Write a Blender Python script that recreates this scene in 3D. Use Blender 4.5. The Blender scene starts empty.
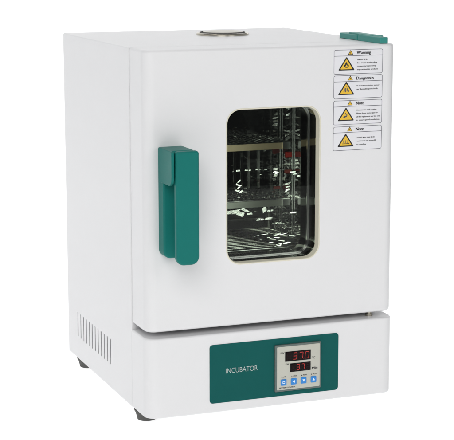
import bpy, bmesh, math, random
from mathutils import Vector, Matrix
random.seed(4)
S = bpy.context.scene
C = S.collection

# ------------------------------------------------------------------ camera
OX, OY, FH = 240.0, 259.0, 20.0          # model millimetres -> world metres, origin under the base
def P(x, y, z):
    return Vector(((x - OX) / 1000, (y - OY) / 1000, (z + FH) / 1000))
F_PX, YAW, PITCH, ROLL = 1589.75, 0.36648, -0.179738, -0.00126
cam = bpy.data.cameras.new('camera')
cam.sensor_fit = 'HORIZONTAL'; cam.sensor_width = 36
cam.lens = 36 * F_PX / 454
cam.clip_start = 0.05; cam.clip_end = 100
co = bpy.data.objects.new('camera', cam); C.objects.link(co)
fw = Vector((math.sin(YAW) * math.cos(PITCH), math.cos(YAW) * math.cos(PITCH), math.sin(PITCH)))
r = Vector((math.cos(YAW), -math.sin(YAW), 0)); u = r.cross(fw)
r2 = r * math.cos(ROLL) + u * math.sin(ROLL); u2 = u * math.cos(ROLL) - r * math.sin(ROLL)
M = Matrix((r2, u2, -fw)).transposed().to_4x4()
M.translation = P(-839.69, -2587.62, 855.07)
co.matrix_world = M
S.camera = co

# ------------------------------------------------------------------ world, lamps, exposure
S.view_settings.view_transform = 'Standard'
S.view_settings.look = 'None'
S.view_settings.exposure = 0
S.view_settings.gamma = 1
S.view_settings.use_curve_mapping = False
S.cycles.use_denoising = True
S.cycles.max_bounces = 14
S.cycles.glossy_bounces = 10
S.cycles.transparent_max_bounces = 24
W = bpy.data.worlds.new('World'); S.world = W; W.use_nodes = True
W.node_tree.nodes['Background'].inputs[0].default_value = (0.95, 0.97, 1, 1)
W.node_tree.nodes['Background'].inputs[1].default_value = 0.22

def area(name, loc, target, sx, sy, power, col=(1, 1, 1)):
    l = bpy.data.lights.new(name, 'AREA'); l.shape = 'RECTANGLE'
    l.size = sx; l.size_y = sy; l.energy = power; l.color = col
    o = bpy.data.objects.new(name, l); C.objects.link(o)
    o.location = loc
    o.rotation_euler = (Vector(target) - Vector(loc)).to_track_quat('-Z', 'Y').to_euler()
    return o
area('softbox_key', (-1.3, -2.8, 2.0), (0, 0, .4), 1.9, 1.7, 52, (1, .99, .97))
area('softbox_side', (-2.3, 0.5, 1.0), (0, .1, .3), 1.6, 1.4, 6.5, (.98, .99, 1))
area('softbox_fill', (1.1, -3.0, 1.5), (0, 0, .3), 1.3, 1.4, 13, (1, .995, .98))
area('softbox_top', (0.0, 0.5, 2.3), (0, .1, .6), 1.6, 1.2, 11)
# added lamps shine through floor and backdrop, keeping them white without contact shadow
area('underfloor_fill', (0.2, 0.2, -0.7), (0.2, 0.2, 0), 5.6, 5.6, 285)
area('backdrop_fill', (0.6, 2.9, 0.9), (0.6, 2.0, 0.9), 6.0, 4.4, 215)

# ------------------------------------------------------------------ materials
def mat(name, col, rough=0.4, metal=0, coat=0, noise=0, nscale=60, bump=0, bscale=200, spec=0.5, stretch=None, aniso=0):
    m = bpy.data.materials.new(name); m.use_nodes = True
    nt = m.node_tree; b = nt.nodes['Principled BSDF']
    b.inputs['Base Color'].default_value = (*col, 1)
    b.inputs['Roughness'].default_value = rough
    b.inputs['Metallic'].default_value = metal
    b.inputs['Specular IOR Level'].default_value = spec
    if coat:
        b.inputs['Coat Weight'].default_value = coat; b.inputs['Coat Roughness'].default_value = 0.12
    if noise or bump:
        tc = nt.nodes.new('ShaderNodeTexCoord'); src = tc.outputs['Object']
        if stretch:
            mp = nt.nodes.new('ShaderNodeMapping'); mp.inputs['Scale'].default_value = stretch
            nt.links.new(src, mp.inputs[0]); src = mp.outputs[0]
    if noise:
        n = nt.nodes.new('ShaderNodeTexNoise'); n.inputs['Scale'].default_value = nscale; n.inputs['Detail'].default_value = 4
        nt.links.new(src, n.inputs['Vector'])
        mr = nt.nodes.new('ShaderNodeMapRange')
        mr.inputs[3].default_value = max(0, rough - noise); mr.inputs[4].default_value = rough + noise
        nt.links.new(n.outputs['Fac'], mr.inputs[0]); nt.links.new(mr.outputs[0], b.inputs['Roughness'])
    if bump:
        n2 = nt.nodes.new('ShaderNodeTexNoise'); n2.inputs['Scale'].default_value = bscale; n2.inputs['Detail'].default_value = 3
        nt.links.new(src, n2.inputs['Vector'])
        bp = nt.nodes.new('ShaderNodeBump'); bp.inputs['Strength'].default_value = bump; bp.inputs['Distance'].default_value = 0.001
        nt.links.new(n2.outputs['Fac'], bp.inputs['Height']); nt.links.new(bp.outputs[0], b.inputs['Normal'])
    return m

ENAMEL = mat('white_enamel', (0.735, 0.735, 0.745), 0.34, noise=0.04, nscale=25, bump=0.06, bscale=420, spec=0.4)
TEAL = mat('teal_plastic', (0.008, 0.158, 0.138), 0.40, spec=0.13, noise=0.05, nscale=40, bump=0.10, bscale=900)
PANEL = mat('teal_panel_film', (0.005, 0.092, 0.085), 0.45, spec=0.1, bump=0.05, bscale=1500)
HINGET = mat('pale_teal_plastic', (0.030, 0.235, 0.205), 0.42, noise=0.05, nscale=40, bump=0.1, bscale=900, spec=0.3)
WHITECAP = mat('cream_cap', (0.66, 0.64, 0.57), 0.4)
STEEL = mat('polished_steel', (0.40, 0.40, 0.385), 0.06, metal=1, bump=0.8, bscale=9, stretch=(1, 1, 4.5))
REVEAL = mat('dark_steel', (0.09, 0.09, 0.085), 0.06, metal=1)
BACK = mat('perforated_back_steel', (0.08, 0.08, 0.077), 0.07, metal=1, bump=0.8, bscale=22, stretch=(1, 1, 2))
TABM = mat('mirror_tab_steel', (0.62, 0.62, 0.60), 0.16, metal=1, bump=1.0, bscale=110)
TABS = mat('glint_plate_steel', (0.62, 0.62, 0.60), 0.2, metal=1, bump=0.9, bscale=110)  # for the added glint plates
TABD = mat('darker_tab_steel', (0.34, 0.34, 0.32), 0.2, metal=1, bump=1.0, bscale=120)  # darker copy of the tab steel, for dimmer glints
LIPB = mat('grey_steel_strip', (0.80, 0.82, 0.73), 0.38, metal=1, bump=0.1, bscale=300)
WIRE = mat('chromed_wire', (0.42, 0.42, 0.39), 0.12, metal=1)
LIP = mat('brushed_steel_strip', (0.92, 0.74, 0.50), 0.5, metal=1, bump=0.1, bscale=300)
RAILM = mat('bright_steel', (0.72, 0.72, 0.70), 0.18, metal=1)
CHROME = mat('chrome', (0.46, 0.43, 0.36), 0.22, metal=1)
RUBBER = mat('black_rubber', (0.085, 0.085, 0.08), 0.7, noise=0.1, nscale=80, bump=0.3, bscale=500)
CREAM = mat('cream_gasket', (0.70, 0.67, 0.55), 0.55)
DARK = mat('dark_cavity', (0.02, 0.02, 0.02), 0.8)
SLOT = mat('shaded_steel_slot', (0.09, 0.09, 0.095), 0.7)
BEZEL = mat('grey_bezel', (0.11, 0.14, 0.13), 0.45)
FACE = mat('beige_meter_face', (0.50, 0.50, 0.44), 0.5)
SCREEN = mat('black_display', (0.006, 0.003, 0.004), 0.2, spec=0.12)
BUTTON = mat('blue_button', (0.02, 0.22, 0.62), 0.35)
GLYPH = mat('white_glyph', (0.75, 0.85, 0.95), 0.5)
INK = mat('black_ink', (0.012, 0.012, 0.014), 0.6)
LINEINK = mat('grey_ink', (0.09, 0.09, 0.11), 0.6)
CARD = mat('white_label_film', (0.74, 0.74, 0.77), 0.3)
YELLOW = mat('warning_yellow', (0.76, 0.47, 0.03), 0.5)
WHITEINK = mat('white_lettering', (0.50, 0.58, 0.56), 0.5)
REDC = mat('red_plastic', (0.60, 0.03, 0.02), 0.4)
REDD = mat('dim_red_plastic', (0.33, 0.06, 0.045), 0.4)  # muted red for the dimmer reflections
def led(name, s):
    m = bpy.data.materials.new(name); m.use_nodes = True
    b = m.node_tree.nodes['Principled BSDF']
    b.inputs['Base Color'].default_value = (.12, .004, .004, 1)
    b.inputs['Emission Color'].default_value = (1, .05, .035, 1); b.inputs['Emission Strength'].default_value = s
    return m
LED = led('lit_red_segment', 0.42)
LEDOFF = mat('unlit_red_segment', (0.016, 0.004, 0.004), 0.4, spec=0.1)

GLASS = bpy.data.materials.new('window_glass'); GLASS.use_nodes = True
nt = GLASS.node_tree; nt.nodes.clear()
out = nt.nodes.new('ShaderNodeOutputMaterial'); mx = nt.nodes.new('ShaderNodeMixShader')
tr = nt.nodes.new('ShaderNodeBsdfTransparent'); tr.inputs[0].default_value = (.93, .95, .93, 1)
gl = nt.nodes.new('ShaderNodeBsdfGlossy'); gl.inputs['Roughness'].default_value = 0.01
fr = nt.nodes.new('ShaderNodeFresnel'); fr.inputs[0].default_value = 1.2
nt.links.new(fr.outputs[0], mx.inputs[0]); nt.links.new(tr.outputs[0], mx.inputs[1]); nt.links.new(gl.outputs[0], mx.inputs[2])
nt.links.new(mx.outputs[0], out.inputs[0])

OPAL = bpy.data.materials.new('opal_acrylic'); OPAL.use_nodes = True  # translucent, so the added lamps shine through
nt = OPAL.node_tree; nt.nodes.clear()
out = nt.nodes.new('ShaderNodeOutputMaterial'); mx = nt.nodes.new('ShaderNodeMixShader')
tl = nt.nodes.new('ShaderNodeBsdfTranslucent'); tl.inputs[0].default_value = (.9, .9, .9, 1)
df = nt.nodes.new('ShaderNodeBsdfDiffuse'); df.inputs[0].default_value = (.9, .9, .9, 1)
mx.inputs[0].default_value = 0.5
nt.links.new(tl.outputs[0], mx.inputs[1]); nt.links.new(df.outputs[0], mx.inputs[2]); nt.links.new(mx.outputs[0], out.inputs[0])

# ------------------------------------------------------------------ mesh builder (model mm)
class MB:
    def __init__(s): s.v = []; s.f = []; s.m = []; s.mats = []; s.sm = []
    def mi(s, m):
        if m not in s.mats: s.mats.append(m)
        return s.mats.index(m)
    def add(s, vs, fs, m, smooth=True):
        o = len(s.v); k = s.mi(m)
        s.v += [tuple(v) for v in vs]
        for f in fs: s.f.append([i + o for i in f]); s.m.append(k); s.sm.append(smooth)
    def rings(s, rings, m, cap0=True, cap1=True, smooth=True, closed=True):
        n = len(rings[0]); vs = [v for rg in rings for v in rg]; fs = []
        for k in range(len(rings) - 1):
            for i in range(n if closed else n - 1):
                j = (i + 1) % n
                fs.append([k * n + i, k * n + j, (k + 1) * n + j, (k + 1) * n + i])
        if cap0: fs.append(list(range(n))[::-1])
        if cap1: fs.append([(len(rings) - 1) * n + i for i in range(n)])
        s.add(vs, fs, m, smooth)
    def box(s, x0, x1, y0, y1, z0, z1, m):
        vs = [(x, y, z) for x in (x0, x1) for y in (y0, y1) for z in (z0, z1)]
        s.add(vs, [(0, 1, 3, 2), (4, 6, 7, 5), (0, 4, 5, 1), (2, 3, 7, 6), (0, 2, 6, 4), (1, 5, 7, 3)], m, False)
    def tube(s, a, b, rad, m, n=10):
        a = Vector(a); b = Vector(b); d = (b - a).normalized()
        t = d.orthogonal().normalized(); w = d.cross(t)
        rg = []
        for p in (a, b):
            rg.append([p + rad * (math.cos(2 * math.pi * i / n) * t + math.sin(2 * math.pi * i / n) * w) for i in range(n)])
        s.rings(rg, m)
    def lathe(s, c, prof, m, n=48, cap0=True, cap1=True):
        s.rings([[(c[0] + rr_ * math.cos(2 * math.pi * i / n), c[1] + rr_ * math.sin(2 * math.pi * i / n), c[2] + z) for i in range(n)] for rr_, z in prof], m, cap0, cap1)
    def build(s, name, parent=None, weighted=True, angle=38):
        me = bpy.data.meshes.new(name)
        me.from_pydata([P(*v) for v in s.v], [], s.f)
        for m in s.mats: me.materials.append(m)
        me.polygons.foreach_set('material_index', s.m)
        me.polygons.foreach_set('use_smooth', s.sm)
        me.update()
        bm = bmesh.new(); bm.from_mesh(me); bmesh.ops.recalc_face_normals(bm, faces=bm.faces); bm.to_mesh(me); bm.free()
        me.set_sharp_from_angle(angle=math.radians(angle))
        o = bpy.data.objects.new(name, me); C.objects.link(o)
        if weighted:
            w = o.modifiers.new('weighted', 'WEIGHTED_NORMAL'); w.keep_sharp = True; w.weight = 100
        if parent: o.parent = parent
        return o

def outline(a0, a1, b0, b1, rad, inset=0, n=8):
    """rounded rectangle in the plane (a, b), counter-clockwise from the a0/b0 corner; rad = one radius per corner"""
    if not isinstance(rad, (list, tuple)): rad = [rad] * 4
    pts = []
    cs = [(a0, b0, 180), (a1, b0, 270), (a1, b1, 0), (a0, b1, 90)]
    for (a, b, st), q in zip(cs, rad):
        q2 = max(q - inset, 0.15)
        ca = (a + inset + q2) if a == a0 else (a - inset - q2)
        cb = (b + inset + q2) if b == b0 else (b - inset - q2)
        for i in range(n + 1):
            t = math.radians(st + 90 * i / n)
            pts.append((ca + q2 * math.cos(t), cb + q2 * math.sin(t)))
    return pts
AX = {'z': lambda a, b, c: (a, b, c), 'y': lambda a, b, c: (a, c, b), 'x': lambda a, b, c: (c, a, b)}
def prism(mb, axis, a0, a1, b0, b1, c0, c1, rad, m, f0=0, f1=0, n=8, k=5):
    """rounded-rectangle prism along an axis with filleted ends"""
    rg = []
    def ring(inset, c): rg.append([AX[axis](a, b, c) for a, b in outline(a0, a1, b0, b1, rad, inset, n)])
    if f0:
        for i in range(k + 1):
            t = math.pi / 2 * i / k; ring(f0 * (1 - math.sin(t)), c0 + f0 * (1 - math.cos(t)))
    else: ring(0, c0)
    if f1:
        for i in range(k + 1):
            t = math.pi / 2 * i / k; ring(f1 * (1 - math.cos(t)), c1 - f1 * (1 - math.sin(t)))
    else: ring(0, c1)
    mb.rings(rg, m)
def band(mb, axis, o_out, o_in, c0, c1, m):
    """a flat-fronted ring between two outlines with the same vertex count"""
    mk = AX[axis]
    rg = [[mk(a, b, c1) for a, b in o_in], [mk(a, b, c0) for a, b in o_in], [mk(a, b, c0) for a, b in o_out], [mk(a, b, c1) for a, b in o_out]]
    rg.append(rg[0])
    mb.rings(rg, m, False, False)

def bake_cut(o, cutters):
    """subtract solids, keep the result as plain mesh data and remove the cutters"""
    mods = [m for m in o.modifiers]
    for m in mods: o.modifiers.remove(m)
    for c in cutters:
        b = o.modifiers.new('cut', 'BOOLEAN'); b.operation = 'DIFFERENCE'; b.solver = 'EXACT'; b.object = c
    bpy.context.view_layer.update()
    dg = bpy.context.evaluated_depsgraph_get()
    me = bpy.data.meshes.new_from_object(o.evaluated_get(dg), depsgraph=dg)
    me.name = o.name
    o.modifiers.clear(); o.data = me
    me.set_sharp_from_angle(angle=math.radians(38))
    w = o.modifiers.new('weighted', 'WEIGHTED_NORMAL'); w.keep_sharp = True; w.weight = 100
    for c in cutters: bpy.data.objects.remove(c)

TXT = {}
def text_into(mb, s, x, z, h, m, y, width=None, bold=0, align='LEFT', thin=0.0):
    """lettering standing on the plane y, facing -y; x,z = baseline start, h = capital height, width = length to fit"""
    cu = bpy.data.curves.new('lettering', 'FONT'); cu.body = s; cu.size = 1; cu.extrude = 0; cu.resolution_u = 3; cu.offset = thin
    o = bpy.data.objects.new('lettering', cu); C.objects.link(o)
    bpy.context.view_layer.update()
    dg = bpy.context.evaluated_depsgraph_get()
    me = bpy.data.meshes.new_from_object(o.evaluated_get(dg), depsgraph=dg)
    vs = [v.co.copy() for v in me.vertices]
    fs = [list(p.vertices) for p in me.polygons]
    bpy.data.objects.remove(o); bpy.data.curves.remove(cu); bpy.data.meshes.remove(me)
    if not vs: return
    sc = h / 0.70
    x0 = min(v.x for v in vs); x1 = max(v.x for v in vs)
    sx = sc if width is None else width / (x1 - x0)
    dx = -x0 * sx
    if align == 'CENTER': dx -= (x1 - x0) * sx / 2
    for k in range(2 if bold else 1):               # printed twice, slightly shifted, where the lettering is bold
        mb.add([(x + dx + v.x * sx + k * bold * h * 5, y - k * 0.03, z + v.y * sc) for v in vs], fs, m, False)
def poly(mb, pts, y, m):
    mb.add([(a, y, b) for a, b in pts], [list(range(len(pts)))], m, False)
def strip(mb, pts, w, y, m, closed=True):
    """constant-width line along a polyline on the plane y"""
    n = len(pts); L = []; R = []
    for i in range(n):
        p = Vector(pts[i]); a = Vector(pts[(i - 1) % n]); b = Vector(pts[(i + 1) % n])
        if not closed and i == 0: a = p - (b - p)
        if not closed and i == n - 1: b = p + (p - a)
        d = (b - a).normalized(); nn = Vector((-d.y, d.x))
        L.append(p + nn * w / 2); R.append(p - nn * w / 2)
    vs = [(q.x, y, q.y) for q in L] + [(q.x, y, q.y) for q in R]
    fs = [[i, (i + 1) % n, n + (i + 1) % n, n + i] for i in range(n if closed else n - 1)]
    mb.add(vs, fs, m, False)

# ------------------------------------------------------------------ setting
mb = MB(); mb.box(-2600, 2350, -2400, 2250, -FH - 4, -FH, OPAL)
o = mb.build('floor', weighted=False); o['kind'] = 'structure'
mb = MB(); mb.box(-2600, 2350, 2255, 2259, -FH - 4, 2600, OPAL)
o = mb.build('backdrop', weighted=False); o['kind'] = 'structure'

# ------------------------------------------------------------------ the incubator
D, H = 518, 654.5
inc = bpy.data.objects.new('incubator', None); C.objects.link(inc); inc.empty_display_size = 0.1
inc['label'] = 'white laboratory incubator with teal handle, glass door window and teal control panel'
inc['category'] = 'incubator'

# cabinet
mb = MB(); prism(mb, 'z', 0, 483.5, 82.6, D, 0, H, [1.5, 1.5, 5, 5], ENAMEL, 2, 2.5, n=6)
cab = mb.build('cabinet', inc)
CX0, CX1, CY1, CZ0, CZ1 = 106, 374, 330, 262, 562
c1 = MB(); c1.box(CX0 - 2, CX1 + 2, 60, CY1 + 2, CZ0 - 2, CZ1 + 2, ENAMEL); cuts = [c1.build('cut', None, False)]
slots = []
for i in range(12):
    y = 443 - i * (443 - 217) / 11
    c1 = MB(); prism(c1, 'x', y - 3.0, y + 3.0, 47, 97, -5, 1.2, 2, ENAMEL); cuts.append(c1.build('cut', None, False))
    slots.append(y)
bake_cut(cab, cuts)
# louvre slots in the left side
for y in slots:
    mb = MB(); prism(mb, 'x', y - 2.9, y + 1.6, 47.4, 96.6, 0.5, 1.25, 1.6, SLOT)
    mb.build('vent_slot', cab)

# chamber liner: five mirror sheets, open to the front
mb = MB()
x0, x1, y0, y1, z0, z1 = CX0, CX1, 82, CY1, CZ0, CZ1
vs = [(x0, y0, z0), (x1, y0, z0), (x1, y0, z1), (x0, y0, z1), (x0, y1, z0), (x1, y1, z0), (x1, y1, z1), (x0, y1, z1)]
mb.add(vs, [(0, 4, 7, 3), (1, 2, 6, 5), (0, 1, 5, 4), (3, 7, 6, 2)], STEEL, False)
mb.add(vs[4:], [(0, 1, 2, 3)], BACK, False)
# corner beads
mb.tube((x1 - 1, y1 - 1, z0), (x1 - 1, y1 - 1, z1), 2.2, WIRE); mb.tube((x0, y1 - 1, z0 + 22), (x1, y1 - 1, z0 + 22), 1.6, RAILM)
mb.tube((x1 - 1, 90, z0 + 22), (x1 - 1, y1, z0 + 22), 1.6, RAILM)
liner = mb.build('chamber', inc, False)

# slotted shelf rails with bent tabs; some runs are aimed to mirror floor or key lamp into the camera
CAMP = Vector((-840, -2588, 855)); KEY = Vector((-700, -2750, 1800)); FLOOR_AIM = Vector((0, -900, -20))
def facet(mb, c, n, w, h, m, t=0.6, rot=0.0, jit=0.22):
    """a bent rail tab or an added glint: uneven plate about w by h centred at c with normal n, turned by rot in its own plane"""
    c = Vector(c); n = Vector(n).normalized(); a = Vector((0, 0, 1)).cross(n).normalized(); b = n.cross(a)
    a, b = a * math.cos(rot) + b * math.sin(rot), b * math.cos(rot) - a * math.sin(rot)
    k = lambda: 1 + random.uniform(-jit, jit) * 2
    q = [c + a * i * w / 2 * k() + b * j * h / 2 * k() + a * j * h * .25 for i, j in ((-1, -1), (1, -1), (1, 1), (-1, 1))]
    mb.add(q + [v - n * t for v in q], [(0, 1, 2, 3), (7, 6, 5, 4), (0, 1, 5, 4), (1, 2, 6, 5), (2, 3, 7, 6), (3, 0, 4, 7)], m, False)
def bright(c, tgt, j=0.012):  # normal that mirrors the target into the camera as a glint
    c = Vector(c); return (CAMP - c).normalized() + (tgt - c).normalized() + Vector([random.uniform(-j, j) for _ in range(3)])
for xw, sgn in ((CX1, -1), (CX0, 1)):
    for yc in (222, 284):
        mb = MB()
        mb.box(xw + sgn * 1.0, xw + sgn * 3.2, yc - 8, yc - 5, z0 + 6, z1 - 4, RAILM)
        mb.box(xw + sgn * 1.0, xw + sgn * 3.2, yc + 5, yc + 8, z0 + 6, z1 - 4, RAILM)
        z = z0 + 14
        while z < z1 - 12:
            c = (xw + sgn * 8.5, yc, z)
            lit = sgn < 0 and (470 < z < 500 or 522 < z < 545 if yc == 284 else 505 < z < 538 or 440 < z < 452 or 352 < z < 372)
            if yc == 284 and sgn < 0 and 372 < z < 392: lit = True
            if lit and random.random() < .85: n = bright(c, KEY if z < 430 else FLOOR_AIM, 0.02)
            else: n = (random.uniform(-.5, .2) * -sgn * -1, -1, random.uniform(-.1, .55))
            facet(mb, c, n, random.uniform(7, 13), random.uniform(2.2, 5.2), TABM if random.random() < .6 else TABD, rot=random.uniform(-.35, .45))
            z += 6.4
        mb.build('shelf_rail', liner, False)
# back panel with vertical strips and added plates aimed to glint at the camera
mb = MB(); mb.box(CX0 + 2, CX1 - 2, 325.6, 328.5, 284, CZ1 - 3, BACK)
for x in (292, 307, 322, 343): mb.box(x, x + 5, 323.2, 326, 350, 446, RAILM if x > 320 else STEEL)
TB = Vector((-450, -2700, 1700))
for i in range(6):                              # zigzag of glints
    c = (297 + (i % 2) * 7, 325.2, 335 + i * 6.0)
    facet(mb, c, bright(c, TB, 0.025), random.uniform(17, 24), random.uniform(2.6, 3.6), TABS, rot=(.55 if i % 2 else -.3), jit=.12)
for x, w, h in ((293, 26, 3.4), (318, 22, 2.6), (341, 16, 1.8), (360, 9, 1.4)):
    c = (x, 325.2, 386); facet(mb, c, bright(c, TB, 0.02), w, h, TABS, rot=random.uniform(-.04, .12), jit=.12)
for i in range(26):                             # small dim glints scattered over the back and its edge
    c = (random.uniform(286, 368), 325.4, random.uniform(300, 545)); facet(mb, c, bright(c, TB, 0.14), random.uniform(5, 22), random.uniform(.7, 1.5), TABD, rot=random.uniform(-.28, .1))
mb.build('back_panel', liner, False)
mb = MB()                                       # added strips and aimed plates on the right wall, for bright streaks
mb.box(CX1 - 3, CX1 - .6, 150, 320, 393, 396, RAILM); mb.box(CX1 - 3, CX1 - .6, 110, 320, 312, 315, RAILM)
for y, z, w in ((206, 397, 13), (190, 395, 11), (174, 394, 10), (236, 368, 9), (200, 318, 12)):
    c = (CX1 - 5, y, z); facet(mb, c, bright(c, KEY, 0.03), w, random.uniform(1.6, 2.6), TABS, rot=.08, jit=.12)
mb.build('wall_glints', liner, False)
# red blocks put in for the red reflections by the rails, some muted
for (yc, zc, hz, rm) in ((224, 429, 5.5, REDC), (288, 428, 5, REDD), (226, 396, 3.5, REDD), (280, 356, 3, REDD)):
    mb = MB(); prism(mb, 'y', CX1 - 16, CX1 - 3, zc - hz, zc + hz, yc - 8, yc - 3, 1.5, rm, 1, 0, n=3, k=3)
    mb.build('red_block', liner)

# wire shelves
def shelf(zt, lipmat):
    mb = MB()
    n = 24
    for i in range(n):
        x = CX0 + 10 + (CX1 - CX0 - 20) * i / (n - 1)
        mb.tube((x, 218, zt), (x, CY1 - 6, zt), 1.3, WIRE, 8)
    for y in (262, 300, CY1 - 8): mb.tube((CX0 + 6, y, zt - 2.6), (CX1 - 8, y, zt - 2.6), 1.8, WIRE, 8)
    for x in (CX0 + 7, CX1 - 9): mb.tube((x, 214, zt - 2), (x, CY1 - 6, zt - 2), 2.4, WIRE, 8)
    s = mb.build('shelf', inc, False)
    mb = MB(); prism(mb, 'y', CX0 + 5, CX1 - 9, zt - 11.5, zt + 2, 213, 216, 1.2, lipmat, 0.6, 0.6, n=3, k=3)
    mb.box(CX1 - 24, CX1 - 8.2, 210.5, 213.4, zt - 11, zt + 1.5, RAILM)
    mb.tube((CX0 + 6, 212.6, zt + 2.2), (CX1 - 9, 212.6, zt + 2.2), 1.1, RAILM, 8)
    mb.build('shelf_lip', s)
shelf(453, LIP); shelf(342, LIPB)
# added plates low in the back corner, aimed to glint; trim and post
mb = MB()
T1 = Vector((-450, -2700, 1750))
for dx, dz, w, h, ro in ((-16, 2, 22, 7, .1), (-2, -1, 22, 9, -.35), (10, 3, 16, 5, -.5), (20, -4, 14, 3, .1)):
    c = (304 + dx, 318, 303 + dz); facet(mb, c, bright(c, T1, 0.02), w, h, TABS, rot=ro)
for dx, dz, w, h, ro in ((-3, 4, 10, 9, .6), (8, 0, 14, 4, .1)):
    c = (360 + dx, 316, 303 + dz); facet(mb, c, bright(c, T1, 0.02), w, h, TABS, rot=ro)
for dx in (-14, 2, 14):
    c = (356 + dx, 300, 290 + dx * .05); facet(mb, c, bright(c, T1, 0.03), 15, 4, TABS, rot=.05)
mb.box(262, 352, 325, 327, 285, 288.5, TABM); mb.box(370, 373, 225, 322, 284, 289, TABM)
prism(mb, 'z', 364, 370, 319, 325, 262.2, 333, 1.5, LIPB, n=3)
mb.build('glint_plates', liner, False)
# loose wire floor rack
mb = MB()
for i in range(16):
    y = 112 + i * 13; mb.tube((CX0 + 8, y, CZ0 + 9), (CX1 - 8, y, CZ0 + 9), 1.2, WIRE, 8)
for x in (150, 240, 330): mb.tube((x, 108, CZ0 + 6.4), (x, 312, CZ0 + 6.4), 1.6, WIRE, 8)
mb.tube((CX0 + 4, 106, CZ0 + 9), (CX1 - 4, 106, CZ0 + 9), 2.6, RAILM)
for i in range(18):                             # added glint plates over the wires, turned to mirror the key lamp
    c = (random.gauss(335, 24), 128 + random.uniform(-15, 110), CZ0 + 11)
    if 215 < c[0] < 366: facet(mb, c, bright(c, KEY, 0.12), random.uniform(5, 16), random.uniform(.9, 1.9), TABS if i % 3 else TABD, rot=random.uniform(-.15, .3), jit=.3)
mb.build('floor_rack', inc, False)

# base with rounded front corners
mb = MB(); prism(mb, 'z', -0.3, 485.8, -4.5, 81.4, 1, 147, [23, 23, 1.2, 1.2], ENAMEL, 3, 3.5, n=14)
base = mb.build('base', inc)

# feet
for (x, y) in ((23, 70), (450, 95), (23, 452), (457, 452)):
    mb = MB(); mb.lathe((x, y, 0), [(15.5, -20), (17, -19.2), (18, -15), (20.5, -6), (22.5, -3), (23, -0.1)], RUBBER, 40)
    f = mb.build('foot', inc)

# door
mb = MB(); prism(mb, 'z', 1.6, 484, 0, 82.0, 157.5, H, [20, 20, 1.5, 1.5], ENAMEL, 6, 5, n=14, k=6)
door = mb.build('door', inc)
GX0, GX1, GZ0, GZ1 = 153.5, 332, 270.5, 547
c1 = MB(); prism(c1, 'y', GX0, GX1, GZ0, GZ1, -20, 120, 26, ENAMEL, n=10)
bake_cut(door, [c1.build('cut', None, False)])
door.parent = inc
# cream gasket round the window
mb = MB()
o_out = outline(GX0 - 1.0, GX1 + 1.5, GZ0 - 1.5, GZ1 + 1.0, 27, 0, 10); 
def gring(ins, y): return [(a, y, b) for a, b in outline(GX0 - 1.2, GX1 + 1.2, GZ0 - 1.2, GZ1 + 1.2, 27.2, ins, 10)]
rg = [gring(-0.6, -0.02), gring(-0.3, -0.5), gring(0.4, -0.8), gring(1.4, -0.7), gring(2.0, 0.2), gring(2.2, 16), gring(0.8, 16), gring(0.8, 0.2), gring(-0.6, -0.02)]
mb.rings(rg, CREAM, False, False); mb.build('window_gasket', door, angle=60)
# outer pane
def pane(name, ins, y0, y1):
    mb = MB(); prism(mb, 'y', GX0 + ins, GX1 - ins, GZ0 + ins, GZ1 - ins, y0, y1, 26 - ins, GLASS, n=10); return mb.build(name, door, False)
pane('window_glass', 1.4, 14.5, 17)
# reveal through the door thickness
mb = MB()
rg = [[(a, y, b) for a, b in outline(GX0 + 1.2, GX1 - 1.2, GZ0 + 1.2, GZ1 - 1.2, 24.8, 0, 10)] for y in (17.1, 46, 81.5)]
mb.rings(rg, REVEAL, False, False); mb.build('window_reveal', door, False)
# inner trim frame and second pane
mb = MB(); band(mb, 'y', outline(GX0 + 1.4, GX1 - 1.4, GZ0 + 1.4, GZ1 - 1.4, 24.6, 0, 10), outline(GX0 + 3.4, GX1 - 3.4, GZ0 + 3.4, GZ1 - 3.4, 22.6, 0, 10), 46, 50, RAILM)
mb.build('window_trim', door)
pane('inner_glass', 2.5, 47, 49.5)

# hinge pin between base and door, hinge cover on the door top
mb = MB(); mb.lathe((446, 22, 147), [(7, -0.2), (7, 4), (4.5, 4.2), (4.5, 10.7)], CHROME, 24); mb.build('hinge_pin', inc)
hc = MB(); prism(hc, 'z', 451, 467.5, 3, 96, H + .1, H + 11.3, [2, 2, 1.5, 1.5], HINGET, 0.6, 1.4, n=5, k=4)
hcov = hc.build('hinge_cover', inc)
hc = MB(); prism(hc, 'z', 450, 470.5, 96.5, 178, H + .6, H + 10.2, [1.5, 1.5, 6, 6], HINGET, 0.6, 1.6, n=5, k=4); hc.build('hinge_leaf', hcov)
hc = MB(); prism(hc, 'z', 456, 474, 30, 150, H + 10.0, H + 12.6, [8, 8, 6, 6], HINGET, 0.2, 1.4, n=5, k=4); hc.build('hinge_cap', hcov)

# top vent
mb = MB(); mb.lathe((277, 345, H), [(51.5, -0.3), (51.5, 3.2), (50.4, 4.6), (48.5, 5.0), (46, 4.4), (44.5, 0.6), (41, 0.5)], CHROME, 64, True, True)
vent = mb.build('air_vent', inc)
mb = MB(); mb.lathe((277, 345, H), [(43.8, 0.7), (43.8, 5.6), (42.8, 6.5), (41, 6.5), (40.5, 3)], RUBBER, 64); mb.build('vent_dark_ring', vent)  # added dark ring, stands in for the dark gap round the cap
mb = MB(); mb.lathe((279, 346, H), [(40.4, 1.2), (40.4, 5.4), (39.4, 6.6), (36, 7.2), (20, 8.6), (8, 9.2), (0.5, 9.3)], WHITECAP, 64); mb.build('vent_cap', vent)

# handle
hd = MB()
prism(hd, 'y', 26, 72, 295.5, 488, -27, 0.4, [13, 13, 4, 4], TEAL, 4, 0, n=8)
handle = hd.build('handle_base', door)
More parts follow.
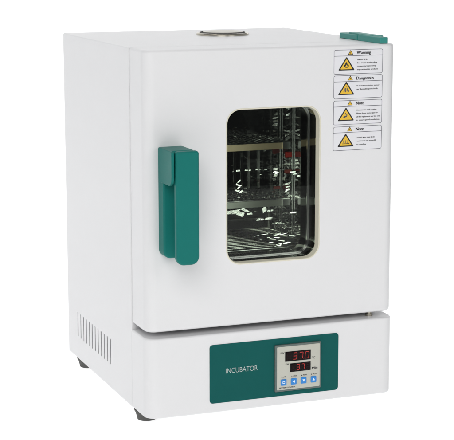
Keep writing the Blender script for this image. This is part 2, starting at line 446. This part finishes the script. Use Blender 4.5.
# pivot housing: left cheek profile in y-z, rounded at the lower front
hd = MB(); prism(hd, 'x', -60, -6, 430, 488.3, 27, 71, [12, 5, 2, 5], TEAL, 1, 2.5, n=8)
prism(hd, 'x', -75, -4, 428.5, 488.5, 24.6, 29.6, [17, 5, 2, 3], TEAL, 1.6, 1.0, n=8)
hd.build('handle_pivot', door)
hd = MB(); prism(hd, 'y', 31.5, 73, 292.5, 489, -80, -66.5, [14, 14, 5, 5], TEAL, 4.5, 3, n=8)
prism(hd, 'y', 37, 68, 440, 484, -67.5, -60, 4, TEAL)
hd.build('handle_lever', door)

# ------------------------------------------------------------------ control panel on the base
YP = -4.5
mb = MB(); prism(mb, 'y', 119.5, 373, 17.5, 126, YP - 0.9, YP - 0.05, 6, PANEL, 0.3, 0, n=6, k=3)
cp = mb.build('control_panel', inc)
cp.location = (-0.0016, 0, 0.0010)
mb = MB(); text_into(mb, 'INCUBATOR', 150.5, 71, 9.6, WHITEINK, YP - 1.15, 61.5, thin=-0.011); mb.build('panel_lettering', cp, False)
mb = MB()
prism(mb, 'y', 245, 336.5, 26.5, 114.5, YP - 5, YP - 0.6, 1.5, BEZEL, 1.2, 0, n=3, k=3)
ctl = mb.build('controller_bezel', cp)
YF = YP - 5.5
mb = MB()
prism(mb, 'y', 248.5, 333.5, 30, 111, YF, YP - 4.5, 1.5, FACE, 0.3, 0, n=3, k=3)
YT = YF - 0.12
text_into(mb, 'PV', 255, 97.5, 3.4, INK, YT, 7.5, 0.02)
text_into(mb, 'SV', 264.8, 75.7, 3.4, INK, YT, 7, 0.02)
text_into(mb, '\u00b0C', 317.6, 83.2, 4.2, INK, YT, 6.4, 0.01)
text_into(mb, 'Min', 317.5, 63.6, 4.2, INK, YT, 10.8, 0.03)
for x, w, s in ((261.5, 9, '\u25b2 AT'), (282, 11, '\u25b2 OUT'), (301.5, 11, '\u25b2 RUN'), (321, 11, '\u25b2 ALM')):
    pt = [(x - w / 2, 53.0), (x - w / 2 + 2.4, 53.0), (x - w / 2 + 1.2, 55.2)]
    poly(mb, pt, YT, INK)
    text_into(mb, s[2:], x - w / 2 + 4, 53, 2.5, INK, YT, w - 4, 0.02)
text_into(mb, 'PID TEMP CONTROL', 253, 32.6, 2.5, INK, YT, 32, 0.02)
mb.build('controller_face', cp, False)

SEG = {'0': 'abcdef', '3': 'abcdg', '7': 'abc', ' ': ''}
def digits(x0, x1, z0, z1, chars, w):
    mb = MB(); n = len(chars)
    prism(mb, 'y', x0, x1, z0, z1, YF - 0.5, YF + 0.1, 0.6, SCREEN, 0.15, 0, n=2, k=2)
    y = YF - 0.62; pw = (x1 - x0 - 3) / n; hh = (z1 - z0) * 0.32; cz = (z0 + z1) / 2; t = w
    for i, ch in enumerate(chars):
        cx = x0 + 1.5 + pw * (i + .5); hw = pw * 0.30
        sl = lambda z: (z - cz) * 0.08
        def H_(z): return [(cx - hw + .5 + sl(z), z - t / 2), (cx + hw - .5 + sl(z), z - t / 2), (cx + hw - .5 + sl(z), z + t / 2), (cx - hw + .5 + sl(z), z + t / 2)]
        def V_(x, a, b): return [(x - t / 2 + sl(a), a + .4), (x + t / 2 + sl(a), a + .4), (x + t / 2 + sl(b), b - .4), (x - t / 2 + sl(b), b - .4)]
        segs = {'a': H_(cz + hh), 'g': H_(cz), 'd': H_(cz - hh), 'f': V_(cx - hw, cz, cz + hh), 'b': V_(cx + hw, cz, cz + hh), 'e': V_(cx - hw, cz - hh, cz), 'c': V_(cx + hw, cz - hh, cz)}
        for s, pt in segs.items(): poly(mb, pt, y, LED if s in SEG[ch] else LEDOFF)
        if n == 4 and i == 2:
            poly(mb, [(cx + hw + 1.2, cz - hh - .5), (cx + hw + 2.2, cz - hh - .5), (cx + hw + 2.2, cz - hh + .5), (cx + hw + 1.2, cz - hh + .5)], y, LED)
    return mb.build('display', cp, False)
digits(264.2, 315, 82.6, 101.2, ' 370', 1.15)
digits(274.4, 315, 62.3, 78.4, ' 37 ', 1.0)
for k, x in enumerate((261.4, 281.4, 301.2, 321)):
    mb = MB(); prism(mb, 'y', x - 5.6, x + 5.6, 38.2, 50, YF - 1.1, YF - 0.02, 1.6, BUTTON, 0.5, 0, n=4, k=3)
    y = YF - 1.25; z = 44.1
    if k == 0:
        strip(mb, [(x - 2, z - 1.6), (x + 2, z - 1.6), (x + 2, z + 1.6), (x - 2, z + 1.6)], 1.3, y, GLYPH)
    elif k == 1: poly(mb, [(x - 2.6, z), (x + 2, z - 2.5), (x + 2, z + 2.5)], y, GLYPH)
    elif k == 2: poly(mb, [(x, z - 2.4), (x + 2.7, z + 2.1), (x - 2.7, z + 2.1)], y, GLYPH)
    else: poly(mb, [(x - 2.6, z - 2), (x + 2.6, z - 2), (x, z + 2.5)], y, GLYPH)
    mb.build('button', cp, False)

# ------------------------------------------------------------------ warning labels on the door
def wavy(pts): return pts
def warn(ztop, zbot, head, hw, lines, icon, label):
    L0, L1 = 358.2, 455.6
    mb = MB(); y = -0.22
    prism(mb, 'y', L0 - 0.6, L1 + 0.6, zbot - 0.6, ztop + 0.6, y, -0.01, 3.2, CARD, n=5)
    y2 = y - 0.07
    strip(mb, outline(L0 + 0.5, L1 - 0.5, zbot + .5, ztop - .5, 3, 0, 5), 0.8, y2, LINEINK)
    zl = ztop - 11.2
    strip(mb, [(L0 + .5, zl), (L1 - .5, zl)], 0.85, y2, LINEINK, False)
    def tri(cx, zb, w, h, ti):
        def rt(s, dz):                          # triangle with small rounded corners
            pts = []
            V = [(cx - w / 2 * s, zb + dz), (cx + w / 2 * s, zb + dz), (cx, zb + dz + h * s)]
            for i in range(3):
                a = Vector(V[i]); p = Vector(V[i - 1]); q = Vector(V[(i + 1) % 3]); rr_ = w * 0.055
                pts += [tuple(a + (p - a).normalized() * rr_), tuple(a + ((p - a).normalized() + (q - a).normalized()) * rr_ * .33), tuple(a + (q - a).normalized() * rr_)]
            return pts
        poly(mb, rt(1, 0), y2, INK); s = 1 - ti
        poly(mb, rt(s, h * (1 - s) / 3.0), y2 - 0.06, YELLOW)
    tri(391.2, ztop - 9.2, 10.5, 8.6, 0.30)
    poly(mb, [(390.8, ztop - 7.6), (391.6, ztop - 7.6), (391.8, ztop - 4.2), (390.6, ztop - 4.2)], y2 - .1, INK)
    text_into(mb, head, 403, ztop - 8.4, 5.6, INK, y2, hw - 0.8, 0.03)
    cx, zb = 383.3, zbot + 7.0; tri(cx, zb, 33, 24.5, 0.24)
    y3 = y2 - 0.12
    if icon == 'flame':
        poly(mb, [(cx - 4.2, zb + 6.2), (cx - 1.5, zb + 4.6), (cx + 1.8, zb + 4.6), (cx + 4.3, zb + 6.4), (cx + 4.6, zb + 9), (cx + 3, zb + 11.2), (cx + 2.2, zb + 9.6), (cx + 0.6, zb + 15.8), (cx - 2.6, zb + 12), (cx - 3.2, zb + 9.8), (cx - 4.4, zb + 10.6), (cx - 5, zb + 8.4)], y3, INK)
        poly(mb, [(cx - 1.6, zb + 5.4), (cx + 1.6, zb + 5.4), (cx + 2, zb + 7.6), (cx + .2, zb + 10.4), (cx - 2, zb + 7.6)], y3 - .05, YELLOW)
    elif icon == 'burst':
        for (dx, dz, w, h) in ((-4.5, 5, 2.2, 3.5), (-1.4, 4.6, 1.6, 8.4), (1.6, 6, 1.6, 6.4), (4.6, 5, 1.8, 3.4), (-3, 9.5, 1.3, 3), (0.2, 13.6, 1.6, 2)):
            poly(mb, [(cx + dx - w / 2, zb + dz), (cx + dx + w / 2, zb + dz + .6), (cx + dx + w / 2 + .8, zb + dz + h), (cx + dx - w / 2 + .5, zb + dz + h - .8)], y3, LINEINK)
    elif icon == 'hand':
        for (dx, dz, w, h) in ((-3, 5, 5, 3.2), (-.5, 7, 5.5, 2.2), (1.5, 9.4, 3, 2.4), (-1, 11.6, 2.4, 3), (4.2, 4.8, 2, 2.2)):
            poly(mb, [(cx + dx - w / 2, zb + dz), (cx + dx + w / 2, zb + dz), (cx + dx + w / 2 - .6, zb + dz + h), (cx + dx - w / 2 + .8, zb + dz + h)], y3, LINEINK)
    else:
        poly(mb, [(cx - 7.4, zb + 4.8), (cx + 7.4, zb + 4.8), (cx + 7.4, zb + 6), (cx - 7.4, zb + 6)], y3, INK)
        for dx in (-4, 0, 4):
            strip(mb, [(cx + dx - .7, zb + 7), (cx + dx + .8, zb + 8.4), (cx + dx - .8, zb + 10), (cx + dx + .7, zb + 11.6)], 1.1, y3, LINEINK, False)
    z = lines[0]
    for s, w in lines[1]:
        text_into(mb, s, 404, z, 2.7, INK, y2, w, 0.022); z -= lines[2]
    o = mb.build('warning_label', door, False); o['label'] = label
warn(646, 602, 'Warning', 28.5, (626.5, [('Beware of fire', 22), ('You should be the safety', 40), ('temperature and away', 38), ('any combustible products', 42)], 5.9), 'flame', 'label headed Warning with flame triangle')
warn(600, 557.8, 'Dangerous', 35, (579.5, [('It is not explosion proof', 45), ('nor flammable goods inside', 42)], 6.2), 'burst', 'label headed Dangerous with spark triangle')
warn(555, 511, 'Note', 16.5, (535.5, [('Accessories and caution', 40), ('Please leave some gap for', 43), ('of the equipment and the wall', 47.5), ('to ensure good ventilation', 46)], 6.1), 'hand', 'label headed Note with hand triangle')
warn(508, 464, 'Note', 16.5, (485.5, [('Ground wire must be in', 37), ('reaction to key assembly', 41), ('as standby', 20)], 6.4), 'heat', 'label headed Note with hot surface triangle')

for ob in list(bpy.data.objects):
    if ob.parent is None and ob.type == 'MESH' and 'kind' not in ob: ob.parent = inc
